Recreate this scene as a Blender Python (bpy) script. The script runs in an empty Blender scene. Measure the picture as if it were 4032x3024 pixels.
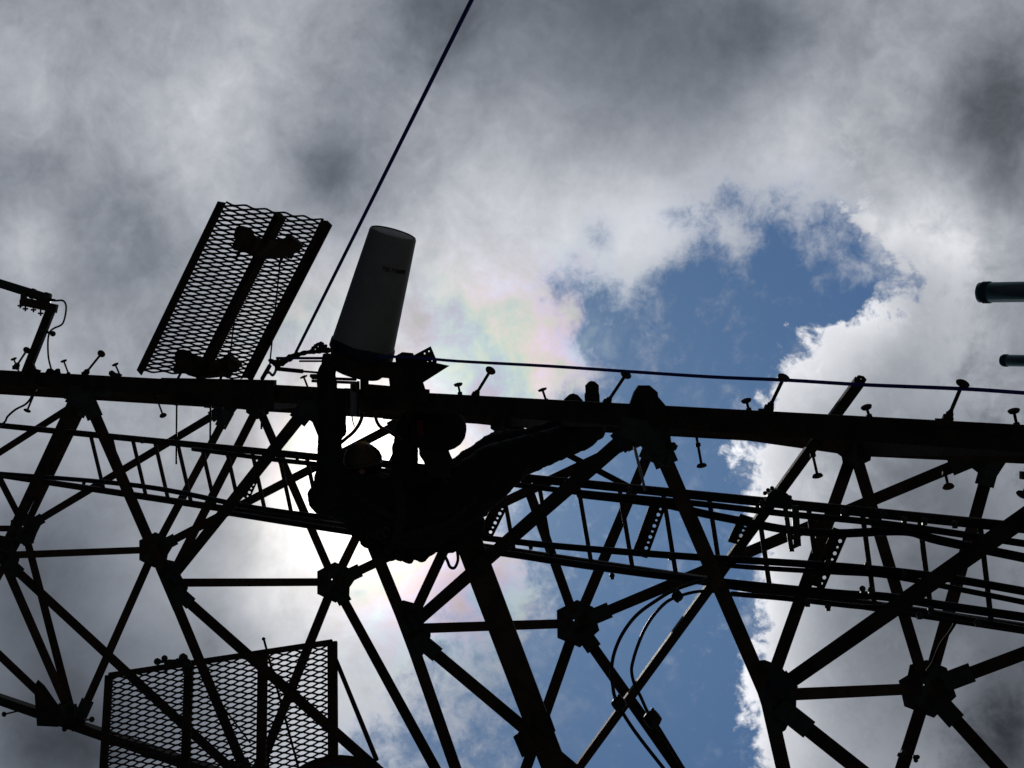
import bpy, bmesh, math, random
from math import pi, sin, cos, radians
from mathutils import Vector, Matrix, noise as mnoise

random.seed(7)
scene = bpy.context.scene
COL = scene.collection
V = Vector

# ------------------------------------------------------------------ camera
IMW, IMH = 4032.0, 3024.0
ELEV, ROLL, FPX = 0.787206834, 0.0355916956, 6341.23924
EYE = 1.7                                   # eye height above the ground
Fw = V((0, cos(ELEV), sin(ELEV)))
_R0 = V((1, 0, 0)); _U0 = V((0, -sin(ELEV), cos(ELEV)))
_r0 = -_U0; _u0 = _R0                       # phone held upright on its side: the tower's top is on the left
CR = _r0 * cos(ROLL) + _u0 * sin(ROLL)
CU = -_r0 * sin(ROLL) + _u0 * cos(ROLL)
EYEP = V((0, 0, EYE))
cd = bpy.data.cameras.new('camera')
cd.sensor_width = 36.0
cd.lens = 36.0 * FPX / IMW
cd.clip_start = 0.1
cd.clip_end = 4000
cam = bpy.data.objects.new('camera', cd)
COL.objects.link(cam)
cam.matrix_world = Matrix(((CR.x, CU.x, -Fw.x, 0), (CR.y, CU.y, -Fw.y, 0), (CR.z, CU.z, -Fw.z, EYE), (0, 0, 0, 1)))
scene.camera = cam

def ray(x, y):
    return Fw + CR * ((x - IMW / 2) / FPX) - CU * ((y - IMH / 2) / FPX)
def at(x, y, d):                            # point d metres north of the camera
    v = ray(x, y); return EYEP + v * (d / v.y)
def atz(x, y, z):                           # point z metres along the viewing axis
    return EYEP + ray(x, y) * z
def zdepth(P):
    return (P - EYEP).dot(Fw)
def px(n, z):                               # size in metres of n photo pixels at depth z
    return n * z / FPX

# ------------------------------------------------------------------ world / sky
SUN = ray(1450, 1880).normalized()
sun_el = math.asin(SUN.z)
sun_az = math.atan2(SUN.x, SUN.y)

world = bpy.data.worlds.new('World')
scene.world = world
world.use_nodes = True
nt = world.node_tree
nt.nodes.clear()
class NX:                                   # tiny expression helper for shader nodes
    def __init__(self, tree): self.t = tree
    def n(self, kind, **kw):
        o = self.t.nodes.new(kind)
        for k, v in kw.items(): setattr(o, k, v)
        return o
    def put(self, sock, v):
        if hasattr(v, 'links') or isinstance(v, bpy.types.NodeSocket): self.t.links.new(v, sock)
        else: sock.default_value = v
    def m(self, op, a, b=0.0, c=0.0, clamp=False):
        o = self.n('ShaderNodeMath', operation=op, use_clamp=clamp)
        self.put(o.inputs[0], a); self.put(o.inputs[1], b); self.put(o.inputs[2], c)
        return o.outputs[0]
    def add(self, a, b): return self.m('ADD', a, b)
    def mul(self, a, b): return self.m('MULTIPLY', a, b)
    def vm(self, op, a, b=(0, 0, 0)):
        o = self.n('ShaderNodeVectorMath', operation=op)
        self.put(o.inputs[0], a); self.put(o.inputs[1], b)
        return o.outputs['Value'] if op in ('DOT_PRODUCT', 'LENGTH') else o.outputs['Vector']
    def vscale(self, a, s):
        o = self.n('ShaderNodeVectorMath', operation='SCALE')
        self.put(o.inputs[0], a); self.put(o.inputs['Scale'], s)
        return o.outputs['Vector']
    def noise(self, vec, scale, detail=6, rough=.55, dist=0.0, lac=2.0):
        o = self.n('ShaderNodeTexNoise')
        self.put(o.inputs['Vector'], vec)
        o.inputs['Scale'].default_value = scale; o.inputs['Detail'].default_value = detail
        o.inputs['Roughness'].default_value = rough; o.inputs['Distortion'].default_value = dist
        o.inputs['Lacunarity'].default_value = lac
        return o.outputs['Fac'], o.outputs['Color']
    def smooth(self, x, a, b, lo=0.0, hi=1.0):
        o = self.n('ShaderNodeMapRange', interpolation_type='SMOOTHSTEP')
        self.put(o.inputs['Value'], x)
        self.put(o.inputs['From Min'], a); self.put(o.inputs['From Max'], b)
        o.inputs['To Min'].default_value = lo; o.inputs['To Max'].default_value = hi
        return o.outputs['Result']
    def mix(self, f, a, b, kind='RGBA', blend='MIX'):
        o = self.n('ShaderNodeMix', data_type=kind, blend_type=blend, clamp_factor=True)
        i = {'RGBA': (6, 7, 2), 'FLOAT': (2, 3, 0)}[kind]
        self.put(o.inputs[0], f); self.put(o.inputs[i[0]], a); self.put(o.inputs[i[1]], b)
        return o.outputs[i[2]]
    def rgb(self, r, g, b):
        o = self.n('ShaderNodeCombineColor')
        self.put(o.inputs[0], r); self.put(o.inputs[1], g); self.put(o.inputs[2], b)
        return o.outputs[0]
X = NX(nt)
tc = X.n('ShaderNodeTexCoord')
D = tc.outputs['Generated']                 # the direction looked at
DS = 4032 / 2212.0
def sdir(x, y):                             # a place in the sky as a direction
    return tuple(ray(x * DS, y * DS).normalized())
_, c1 = X.noise(D, 8, 5, .5)
_, c2 = X.noise(D, 34, 6, .6)
w1 = X.vscale(X.vm('SUBTRACT', c1, (.5, .5, .5)), .030)
w2 = X.vscale(X.vm('SUBTRACT', c2, (.5, .5, .5)), .030)
DW = X.vm('NORMALIZE', X.vm('ADD', D, X.vm('ADD', w1, w2)))
DM = X.vm('NORMALIZE', X.vm('ADD', D, X.vscale(X.vm('SUBTRACT', c1, (.5, .5, .5)), .05)))
def blobs(vec, lst, base):
    acc = base
    for (x, y, s, a) in lst:
        k = 1.0 / (s * DS / FPX) ** 2
        dt = X.vm('DOT_PRODUCT', vec, sdir(x, y))
        e = X.m('EXPONENT', X.m('MULTIPLY_ADD', dt, k, -k))
        acc = X.m('MULTIPLY_ADD', e, a, acc)
    return acc
def halfplane(vec, p, q):                   # signed angle (in units of 100 display px) right of p->q
    n = ray(p[0] * DS, p[1] * DS).cross(ray(q[0] * DS, q[1] * DS)).normalized()
    return X.mul(X.vm('DOT_PRODUCT', vec, tuple(n)), FPX / DS / 100.0)
nA, _ = X.noise(D, 7, 10, .58, .3)
nB, _ = X.noise(D, 22, 10, .62, .5)
nC, _ = X.noise(D, 60, 8, .6, .4)
nD, _ = X.noise(D, 150, 6, .65, .6)
nDs = X.add(nD, -.5)
nBs = X.add(nB, -.5); nAs = X.add(nA, -.5); nCs = X.add(nC, -.5)

# --- the gap of blue between the clouds
hole = blobs(DW, [(1270, 1500, 140, 0.22), (1690, 540, 90, 0.16), (1900, 590, 60, -0.15), (1620, 740, 160, 0.956), (1420, 1380, 160, 1.105), (1300, 980, 160, 0.926), (1940, 620, 100, 0.758), (980, 1620, 160, 0.698),
                  (1700, 1660, 160, 0.895), (1860, 1140, 160, 1.152), (1300, 660, 60, 0.348), (1300, 1700, 100, 0.532), (1180, 820, 60, -0.415),
                  (1660, 500, 100, 0.195), (1900, 780, 60, 0.406), (1980, 1380, 160, 0.525), (1500, 620, 36, 0.393), (1180, 620, 36, 0.13), (1180, 1180, 60, 0.346),
                  (1940, 420, 60, -0.181), (1340, 740, 36, 0.403), (1500, 1060, 100, 0.311), (980, 1340, 60, 0.186), (1180, 1460, 60, 0.224), (1780, 620, 60, 0.248),
                  (1460, 700, 36, 0.268), (1980, 1020, 160, 0.427), (1020, 860, 100, -0.14), (1300, 500, 36, 0.205), (1660, 540, 36, 0.375), (1580, 420, 36, 0.318),
                  (1820, 500, 36, 0.322), (1540, 580, 36, 0.368), (1100, 1220, 36, -0.162), (1580, 1220, 60, 0.219), (1700, 1380, 36, 0.247), (1500, 1700, 100, 0.371),
                  (1100, 1100, 60, 0.18), (1260, 1300, 60, 0.207), (1260, 780, 36, -0.192), (1580, 540, 36, -0.236), (1220, 620, 36, 0.287), (780, 1500, 36, -0.148),
                  (1460, 540, 36, -0.136), (1940, 540, 36, 0.261), (1460, 460, 36, 0.12), (1740, 900, 60, 0.141), (980, 1540, 36, -0.163), (1900, 500, 36, -0.256),
                  (1580, 980, 36, 0.146), (1420, 860, 60, 0.155), (1740, 540, 36, -0.201), (1700, 580, 36, 0.278), (1060, 1500, 36, 0.093), (1420, 620, 36, 0.274),
                  (1380, 580, 36, -0.194), (1780, 740, 60, 0.115), (1260, 1420, 36, 0.108), (1580, 1620, 36, -0.183)], 0.0)
hole = X.add(hole, X.mul(X.smooth(hole, .02, .35, .08, 1.0), X.add(X.mul(nBs, 1.15), X.add(X.mul(nCs, 1.25), X.mul(nDs, .6)))))
veil = X.smooth(hole, -.12, 1.0, 1.0, 0.0)   # 1 = cloud, 0 = clear
veil = X.m('MAXIMUM', veil, X.mul(X.smooth(X.add(nA, X.add(X.mul(nCs, .5), X.mul(nBs, .5))), .5, .85), .25))
# --- the heaped cloud on the right with its crisp edge
hp = X.m('MINIMUM', halfplane(DW, (1625, 1659), (1598, 1000)), X.m('MINIMUM', halfplane(DW, (1570, 1010), (1678, 735)), halfplane(DW, (1672, 748), (1960, 600))))
hp = X.add(hp, X.add(X.mul(nBs, 3.0), X.add(X.mul(nCs, 1.3), X.mul(nDs, .5))))
heap = X.smooth(hp, -.05, .42)
# upper right cloud bank, also crisp
hq = X.add(halfplane(DW, (1912, 720), (1836, 500)), X.add(X.mul(nBs, 3.0), X.add(X.mul(nCs, 1.4), X.mul(nDs, .6))))
bank = X.smooth(hq, -.1, .6)
cloud = X.m('MAXIMUM', veil, X.m('MAXIMUM', heap, bank))

# --- how light each part of the cloud is (display scale, turned into light below)
lum = blobs(DM, [(790, 450, 80, -0.05), (690, 370, 50, 0.04), (330, 610, 90, -0.04), (720, 1220, 110, 0.08), (900, 1280, 80, 0.10), (120, 1500, 160, -0.222), (1740, 600, 160, 0.167), (2160, 1500, 160, -0.252), (1560, 1320, 160, 0.297), (1200, 600, 160, 0.175),
                  (2160, 240, 100, -0.263), (1320, 0, 160, -0.182), (420, 1080, 160, -0.101), (420, 240, 100, 0.126), (1620, 960, 100, 0.186), (780, 1560, 160, 0.124),
                  (1620, 1620, 100, 0.166), (720, 360, 60, -0.183), (2100, 1080, 160, -0.117), (2040, 480, 100, 0.195), (1680, 300, 100, 0.137),
                  (60, 1200, 100, -0.155), (900, 600, 100, 0.101), (1440, 480, 100, 0.146), (1320, 1080, 160, 0.251), (60, 540, 60, 0.124), (300, 540, 100, -0.095),
                  (1620, 60, 100, -0.136), (960, 0, 100, -0.151), (1980, 180, 100, 0.085), (420, 1560, 100, -0.096), (960, 1260, 60, -0.101), (2160, 1620, 60, -0.125),
                  (60, 180, 100, 0.078), (1860, 1320, 100, -0.086), (1740, 780, 60, 0.103), (60, 1620, 60, -0.115), (1020, 360, 100, 0.053), (180, 1620, 60, -0.096),
                  (2160, 420, 60, -0.105), (1860, 660, 60, 0.082), (540, 60, 100, 0.082), (1020, 900, 60, -0.063), (480, 420, 100, 0.062), (60, 780, 60, 0.066),
                  (480, 1380, 60, -0.063), (660, 1320, 100, 0.041), (780, 180, 60, -0.056), (2040, 1440, 60, 0.084), (0, 360, 60, -0.066), (540, 960, 60, -0.054)], .60)
lum = X.m('MULTIPLY_ADD', lum, 1.08, -.05)
calm = blobs(D, [(200, 1400, 330, -.75), (1350, 80, 260, -.45), (2000, 1450, 220, -.4)], 1.0)
lum = X.add(lum, X.mul(calm, X.add(X.mul(nAs, .15), X.add(X.mul(nBs, .25), X.add(X.mul(nCs, .15), X.mul(nDs, .05))))))
edge = X.m('MULTIPLY', X.m('EXPONENT', X.mul(X.m('MAXIMUM', hp, 0.0), -2.2)), X.mul(X.mul(heap, X.m('SUBTRACT', 1.0, bank)), .22))
lum = X.add(lum, edge)
thin = X.mul(X.m('MULTIPLY', veil, X.m('SUBTRACT', 1.0, veil)), .25)
lum = X.add(lum, thin)
# sky dimmed away from the view axis, added to keep near sides dark
ax = X.vm('DOT_PRODUCT', D, tuple(Fw))
lum = X.mul(lum, X.smooth(ax, .62, .90, .15, 1.0))
# --- the sun behind the cloud
sd = X.vm('DOT_PRODUCT', D, tuple(SUN))
def glow(sig):
    k = 1.0 / (sig * DS / FPX) ** 2
    return X.m('EXPONENT', X.m('MULTIPLY_ADD', sd, k, -k))
patch = X.add(1.0, X.add(X.mul(nBs, .9), X.mul(nAs, .5)))
lum = X.add(lum, X.mul(X.mul(glow(330), .20), patch))
lum = X.add(lum, X.mul(X.mul(glow(175), .30), patch))
lum = X.add(lum, X.mul(glow(95), .8))
lin = X.m('POWER', X.m('MAXIMUM', lum, .02), 2.25)
# mother-of-pearl colours in the thin cloud round the sun
th = X.m('ARCCOSINE', X.m('MINIMUM', sd, .999999))
ph = X.add(X.mul(th, 62.0), X.add(X.mul(nA, 12.0), X.add(X.mul(nB, 12.0), X.mul(nC, 7.0))))
ring = blobs(DM, [(1060, 800, 130, .9), (1240, 720, 90, .6), (930, 1300, 110, .9), (640, 700, 80, .4), (640, 960, 60, .4), (1050, 1240, 90, .6)], 0.0)
ir = [X.add(1.0, X.mul(X.mul(X.m('COSINE', X.add(ph, o)), ring), a)) for o, a in ((0, .115), (2.2, .085), (4.2, .12))]
gw = X.mul(glow(210), .07)
ccol = X.rgb(X.mul(X.mul(lin, X.add(X.smooth(lum, .3, .95, .88, .985), gw)), ir[0]), X.mul(X.mul(lin, X.smooth(lum, .3, .95, .985, 1.0)), ir[1]), X.mul(X.mul(lin, X.m('SUBTRACT', X.smooth(lum, .3, .95, 1.17, 1.05), X.mul(gw, 1.8))), ir[2]))
# --- clear sky
sky = X.n('ShaderNodeTexSky', sky_type='NISHITA')
sky.sun_disc = False
sky.sun_elevation = sun_el
sky.sun_rotation = sun_az
sky.altitude = 300; sky.air_density = 1.0; sky.dust_density = .6; sky.ozone_density = 2.0
SKYS = 0.1
bluec = X.vm('MULTIPLY', X.vscale(sky.outputs[0], SKYS), (.185, .305, .43))
warm = X.vm('ADD', bluec, X.vscale(X.rgb(1.0, .98, .95), X.mul(glow(170), .35)))
final = X.mix(cloud, warm, ccol)
bg = X.n('ShaderNodeBackground')
nt.links.new(final, bg.inputs['Color'])
bg.inputs['Strength'].default_value = 1.0
wo = X.n('ShaderNodeOutputWorld')
nt.links.new(bg.outputs[0], wo.inputs['Surface'])
world.cycles.sampling_method = 'MANUAL'
world.cycles.sample_map_resolution = 1024

sl = bpy.data.lights.new('sun', 'SUN')
sl.energy = 2.5; sl.angle = radians(.5); sl.color = (1, .95, .88)
so = bpy.data.objects.new('sun', sl)
COL.objects.link(so)
so.rotation_euler = (-SUN).to_track_quat('-Z', 'Y').to_euler()
so.location = (0, 0, 60)

scene.view_settings.view_transform = 'Standard'
scene.view_settings.look = 'None'
scene.view_settings.exposure = 0.0
scene.view_settings.gamma = 1.0

# ------------------------------------------------------------------ materials
def mat(name, base, rough=.6, metal=0.0, var=.35, scale=6.0, bump=.0, tint=None, spec=.3, bscale=40):
    m = bpy.data.materials.new(name); m.use_nodes = True
    t = m.node_tree; b = t.nodes['Principled BSDF']
    Y = NX(t)
    c = Y.n('ShaderNodeTexCoord').outputs['Object']
    f, _ = Y.noise(c, scale, 6, .6, .4)
    f2, _ = Y.noise(c, scale * 7, 4, .6)
    k = Y.smooth(Y.add(Y.mul(f, .7), Y.mul(f2, .3)), .3, .7)
    lo = tuple(x * (1 - var) for x in base) + (1,)
    hi = tuple(x * (1 + var) for x in (tint or base)) + (1,)
    Y.put(b.inputs['Base Color'], Y.mix(k, lo, hi))
    b.inputs['Roughness'].default_value = rough
    Y.put(b.inputs['Roughness'], Y.m('MULTIPLY_ADD', f2, .25, rough - .12))
    b.inputs['Metallic'].default_value = metal
    b.inputs['Specular IOR Level'].default_value = spec
    if bump:
        n3, _ = Y.noise(c, bscale, 5, .6)
        bn = Y.n('ShaderNodeBump'); bn.inputs['Strength'].default_value = bump; bn.inputs['Distance'].default_value = .01
        t.links.new(n3, bn.inputs['Height']); t.links.new(bn.outputs[0], b.inputs['Normal'])
    return m
M = dict(
    steel=mat('weathered_steel', (.052, .046, .042), .7, 0, .45, 5, .3, (.068, .05, .04), spec=.12),
    galv=mat('dull_galvanised', (.055, .064, .07), .55, .2, .3, 9, .2),
    grate=mat('grating_steel', (.04, .038, .038), .6, .2, .3, 8),
    radome=mat('radome_plastic', (.28, .295, .30), .5, 0, .14, 2.2, .03, spec=.2),
    tape=mat('blue_wrap', (.014, .02, .045), .5, 0, .3, 10),
    ink=mat('print_ink', (.075, .055, .055), .6, 0, .1, 10),
    rope=mat('navy_rope', (.05, .055, .38), .8, 0, .15, 60),
    cable=mat('black_cable', (.02, .02, .028), .55, 0, .2, 20, spec=.3),
    lead=mat('matt_lead', (.012, .012, .014), .95, 0, .2, 20, spec=.02),
    brown=mat('brown_cable', (.10, .045, .03), .5, 0, .2, 20),
    jacket=mat('dark_workwear', (.020, .022, .030), .85, 0, .35, 12, .5, bscale=25),
    boot=mat('boot_leather', (.03, .025, .022), .6, 0, .3, 15, .3),
    helmet=mat('scuffed_helmet', (.09, .075, .065), .45, 0, .2, 6),
    skin=mat('skin', (.35, .2, .15), .5, 0, .1, 8),
    glove=mat('glove_leather', (.04, .034, .03), .8, 0, .3, 20, .4),
    web=mat('harness_webbing', (.03, .03, .032), .8, 0, .3, 30),
    rim_sticker=mat('yellow_rim_and_sticker', (.55, .5, .06), .6, 0, .1, 30),  # yellow of a helmet sticker and of the painted sunlit rim on the clothes
    red=mat('red_patch', (.11, .008, .011), .7, 0, .2, 20),
    orange=mat('orange_sticker', (.6, .2, .05), .5, 0, .1, 20),
    bag=mat('black_canvas', (.022, .021, .021), .9, 0, .35, 18, .5),
    metal=mat('bright_zinc', (.35, .36, .38), .35, .8, .15, 15),
    box=mat('grey_enclosure', (.26, .27, .30), .5, 0, .12, 8),
    fibre=mat('fibreglass', (.04, .10, .135), .45, 0, .12, 5),
    concrete=mat('concrete', (.30, .29, .27), .9, 0, .2, 3, .3),
    grass=mat('dark_gravel', (.028, .030, .031), .95, 0, .45, .8, .4, (.038, .039, .04)),
)

# ------------------------------------------------------------------ mesh helpers
def obj(name, bm, m, parent=None, smooth=False, loc=None):
    me = bpy.data.meshes.new(name)
    bm.normal_update()
    bm.to_mesh(me); bm.free()
    if smooth:
        for p in me.polygons: p.use_smooth = True
    mm = M[m] if isinstance(m, str) else m
    me.materials.append(mm)
    o = bpy.data.objects.new(name, me)
    COL.objects.link(o)
    if parent is not None: o.parent = parent; o.matrix_parent_inverse = Matrix.Translation(-parent.location)
    return o
def thing(name, label, cat, loc=(0, 0, 0), group=None):
    o = bpy.data.objects.new(name, None)
    o.empty_display_size = .2
    o.location = loc
    COL.objects.link(o)
    return tag(o, label, cat, group)
def tag(o, label, cat, group=None):
    o['label'] = label; o['category'] = cat
    if group: o['group'] = group
    return o
def NB(): return bmesh.new()
def perp(a, ref):
    w = a.cross(ref)
    if w.length < 1e-5: w = a.cross(V((1, 0, 0)))
    return w.normalized()
def hexa(bm, c):                            # 8 corners -> box
    v = [bm.verts.new(p) for p in c]
    for f in ((0, 1, 2, 3), (7, 6, 5, 4), (0, 4, 5, 1), (1, 5, 6, 2), (2, 6, 7, 3), (3, 7, 4, 0)):
        bm.faces.new([v[i] for i in f])
def beam(bm, a, b, wv, hv):                 # box beam; wv and hv are full size vectors
    w = wv * .5; h = hv * .5
    hexa(bm, [a - w - h, a + w - h, a + w + h, a - w + h, b - w - h, b + w - h, b + w + h, b - w + h])
def angle(bm, a, b, w, ref, t=.009, flip=1):  # rolled L section, one flange square to the direction ref
    ax = (b - a).normalized()
    wv = perp(ax, ref)
    hv = wv.cross(ax).normalized()
    if hv.dot(ref) < 0: hv = -hv
    beam(bm, a, b, wv * w, hv * t)
    s = wv * (flip * (w * .5 - t * .5)) + hv * (w * .5 + .0005)
    beam(bm, a + s, b + s, wv * t, hv * (w - t))
def ringpts(c, n, ux, uy, r, k):
    return [c + ux * (r * cos(2 * pi * i / k)) + uy * (r * sin(2 * pi * i / k)) for i in range(k)]
def lathe(bm, a, ax, prof, k=24, capa=True, capb=True):   # prof: (distance along, radius)
    ax = ax.normalized(); ux = perp(ax, V((.13, .3, .95))); uy = ax.cross(ux)
    rings = [[bm.verts.new(p) for p in ringpts(a + ax * s, ax, ux, uy, max(r, 1e-4), k)] for s, r in prof]
    for A, B in zip(rings, rings[1:]):
        for i in range(k):
            bm.faces.new((A[i], A[(i + 1) % k], B[(i + 1) % k], B[i]))
    if capa: bm.faces.new(rings[0][::-1])
    if capb: bm.faces.new(rings[-1])
def rod(bm, a, b, r, k=10, r2=None):
    lathe(bm, a, b - a, [(0, r), ((b - a).length, r if r2 is None else r2)], k)
def spline(pts, n=8):
    out = []
    P = [pts[0] + (pts[0] - pts[1])] + list(pts) + [pts[-1] + (pts[-1] - pts[-2])]
    for i in range(1, len(P) - 2):
        for j in range(n):
            t = j / n
            p0, p1, p2, p3 = P[i - 1], P[i], P[i + 1], P[i + 2]
            out.append(.5 * ((2 * p1) + (p2 - p0) * t + (2 * p0 - 5 * p1 + 4 * p2 - p3) * t * t + (3 * p1 - p0 - 3 * p2 + p3) * t ** 3))
    out.append(P[-2])
    return out
def tube(bm, pts, r, k=8, jit=0):
    n = len(pts); prev = None; rings = []
    up = None
    for i, p in enumerate(pts):
        d = (pts[min(i + 1, n - 1)] - pts[max(i - 1, 0)]).normalized()
        if up is None: up = perp(d, V((.2, .1, 1)))
        up = (up - d * up.dot(d)).normalized()
        s = d.cross(up)
        rr = r[i] if isinstance(r, (list, tuple)) else r
        rr *= 1 + random.uniform(-jit, jit)
        rings.append([bm.verts.new(p + up * (rr * cos(2 * pi * j / k)) + s * (rr * sin(2 * pi * j / k))) for j in range(k)])
    for A, B in zip(rings, rings[1:]):
        for i in range(k): bm.faces.new((A[i], A[(i + 1) % k], B[(i + 1) % k], B[i]))
    bm.faces.new(rings[0][::-1]); bm.faces.new(rings[-1])
def plate(bm, pts, t, holes=(), nrm=None):  # flat plate from an outline, drilled with round holes
    n = nrm
    if n is None:
        n = V((0, 0, 0))
        for i in range(len(pts)):
            a, b = pts[i], pts[(i + 1) % len(pts)]
            n += a.cross(b)
        n.normalize()
    tmp = bmesh.new()
    vs = [tmp.verts.new(p) for p in pts]
    es = [tmp.edges.new((vs[i], vs[(i + 1) % len(vs)])) for i in range(len(vs))]
    ux = (pts[1] - pts[0]).normalized(); uy = n.cross(ux)
    for c, r in holes:
        hv = [tmp.verts.new(p) for p in ringpts(c, n, ux, uy, r, 10)]
        es += [tmp.edges.new((hv[i], hv[(i + 1) % 10])) for i in range(10)]
    bmesh.ops.triangle_fill(tmp, use_beauty=True, use_dissolve=False, edges=es, normal=n)
    faces = list(tmp.faces)
    r = bmesh.ops.extrude_face_region(tmp, geom=faces)
    bmesh.ops.translate(tmp, verts=[g for g in r['geom'] if isinstance(g, bmesh.types.BMVert)], vec=n * t)
    bmesh.ops.translate(tmp, verts=tmp.verts[:], vec=n * (-t * .5))
    bmesh.ops.recalc_face_normals(tmp, faces=tmp.faces[:])
    me = bpy.data.meshes.new('tmp'); tmp.to_mesh(me); tmp.free()
    bm.from_mesh(me); bpy.data.meshes.remove(me)
def bolt(bm, c, n, r=.014, h=.014):
    lathe(bm, c, n, [(0, r), (h, r), (h + .003, r * .8)], 6)
def ball(bm, c, r, seg=12, sx=None):
    m = Matrix.Translation(c)
    if sx is not None: m = m @ sx
    bmesh.ops.create_uvsphere(bm, u_segments=seg, v_segments=max(6, seg // 2 + 2), radius=r, matrix=m)

# ------------------------------------------------------------------ ground
gb = NB()
R = 1500
vv = [gb.verts.new((R * cos(2 * pi * i / 48), R * sin(2 * pi * i / 48), 0)) for i in range(48)]
gb.faces.new(vv)
g = obj('ground', gb, 'grass'); g['kind'] = 'structure'

# ------------------------------------------------------------------ the tower: nodes
DH, H1 = 3.63333894, 13.9216854
LA0, LA1 = at(0, 1485, 8.0), at(4032, 1727, 8.0)
_ta = (LA1 - LA0) / (LA1.z - LA0.z)
def leg1(h): return LA0 + _ta * (h + EYE - LA0.z)
def leg2(h): return V((-4.37, 10.2, h + EYE))
def leg3(h): return V((-.395, 12.33, h + EYE))
LEG = (leg1, leg2, leg3)
def lev(k): return H1 - (k - 1) * DH
LEVELS = range(-2, 6)
NPX = {0: (5, 2188), 1: (660, 2296), 2: (1603, 2478), 3: (3020, 2742)}
HPX = {-1: (97, 2082), 0: (608, 2165), 1: (1316, 2293), 2: (2270, 2456), 3: (3651, 2713)}
MPX = {1: (1015, 1600), 2: (1985, 1658), 3: (3366, 1768)}
def mid(i, j, k, tab):
    P = (LEG[i](lev(k)) + LEG[j](lev(k))) / 2
    if k in tab: P = at(tab[k][0], tab[k][1], P.y)
    return P
NN = {k: mid(0, 1, k, NPX) for k in LEVELS}
HN = {k: mid(1, 2, k, HPX) for k in LEVELS}
MN = {k: mid(0, 2, k, MPX) for k in LEVELS}
JN = {(i, k): LEG[i](lev(k)) for i in range(3) for k in LEVELS}
for k, (x, y) in {1: (320, 1520), 2: (1235, 1575), 3: (2548, 1648), 4: (4430, 1755)}.items(): JN[(0, k)] = at(x, y, 8.0)
def zl(x):                                  # depth of the near leg where the photo shows it at x
    lo, hi = -2.0, 60.0
    for _ in range(40):
        m = (lo + hi) / 2; P = leg1(m); q = (P - EYEP)
        xx = IMW / 2 + FPX * q.dot(CR) / q.dot(Fw)
        if xx > x: lo = m
        else: hi = m
    return zdepth(leg1(lo))
def P(x, y, off=0.0): return atz(x, y, zl(x) + off)

tower = thing('lattice_tower', 'three-legged dark steel lattice tower seen from below against the clouds', 'tower', (-1.5, 10.1, 0))
def part(name, bm, m='steel', parent=None, **kw): return obj(name, bm, m, parent or tower, **kw)

TOPH, BOTH = lev(-2) + .6, -EYE + .35
view = ray(2016, 1512).normalized()
for i in range(3):
    bm = NB()
    a, b = LEG[i](TOPH), LEG[i](BOTH)
    if i == 0:
        angle(bm, a, b, .145, view, .014, 1)
    else:
        angle(bm, a, b, .115 if i == 1 else .12, view, .014, 1)
    part('leg', bm)
    pb = NB()
    c = LEG[i](-EYE + .17)
    lathe(pb, c - V((0, 0, .27)), V((0, 0, 1)), [(0, .55), (.40, .55), (.43, .52)], 28)
    part('footing', pb, 'concrete')

def member(name, a, b, w, ins0=.0, ins1=.0, flip=1, off=0.0):
    bm = NB()
    d = (b - a).normalized()
    s = view * off
    vd = (((a + b) / 2) - EYEP).normalized()
    angle(bm, a + d * ins0 + s, b - d * ins1 + s, w, vd, .009, flip)
    return part(name, bm)
for k in LEVELS:
    for (i, j, N_) in ((0, 1, NN[k]), (1, 2, HN[k]), (0, 2, MN[k])):
        for q in (i, j):
            member('horizontal', N_, JN[(q, k)], .102, .03, .03, 1 if q == i else -1)
    member('plan_strut', NN[k], HN[k], .086, .05, .05, 1, .03)
    member('plan_strut', NN[k], MN[k], .090, .05, .05, 1, .03)
    member('plan_strut', HN[k], MN[k], .090, .05, .05, 1, .03)
    if k + 1 in LEVELS:
        for (N_, i, j) in ((NN[k], 0, 1), (HN[k], 1, 2), (MN[k], 0, 2)):
            for q in (i, j):
                member('diagonal', N_, JN[(q, k + 1)], .102, .04, .04, -1 if q == i else 1, -.02)
# hub plates with clip angles
def hub(C, targets, clips, near, rad=.155, nh=0):
    bm = NB()
    vd = (C - EYEP).normalized()
    ux = perp(vd, V((0, 0, 1))); uy = vd.cross(ux).normalized()
    angs = sorted(math.atan2((T - C).dot(uy), (T - C).dot(ux)) for T in targets)
    pts = []
    for i, a0 in enumerate(angs):
        a1 = angs[(i + 1) % len(angs)]
        if a1 <= a0: a1 += 2 * pi
        pts.append((((a0 + a1) / 2) % (2 * pi), rad * (1.0 if a1 - a0 < 1.35 else .8)))
        if a1 - a0 > 1.35:
            pts.append(((a0 + .34) % (2 * pi), rad)); pts.append(((a1 - .34) % (2 * pi), rad))
    pts.sort()
    poly = [C + ux * (r * cos(a)) + uy * (r * sin(a)) - vd * (.02 + near) for a, r in pts]
    holes = [(C + ux * .03 * sx + uy * .035 * sy - vd * (.02 + near), .011) for sx, sy in ((1, -1), (-1.6, .6))[:nh]]
    plate(bm, poly, .012, holes, vd)
    for T in clips:
        d = (T - C); d = (d - vd * d.dot(vd)).normalized()
        dd = (T - C).normalized()
        w = perp(dd, vd)
        beam(bm, C + dd * .14 - vd * (.036 + near), C + dd * .38 - vd * (.036 + near), w * .15, vd * .012)
        for s in (.20, .27, .34):
            for ww in (-.035, .035):
                bolt(bm, C + dd * s + w * ww - vd * (.042 + near), -vd, .013, .012)
    for a, r in pts[::2]:
        bolt(bm, C + ux * (r * .6 * cos(a)) + uy * (r * .6 * sin(a)) - vd * (.026 + near), -vd, .013, .012)
    return part('gusset_plate', bm, 'galv')
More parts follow.
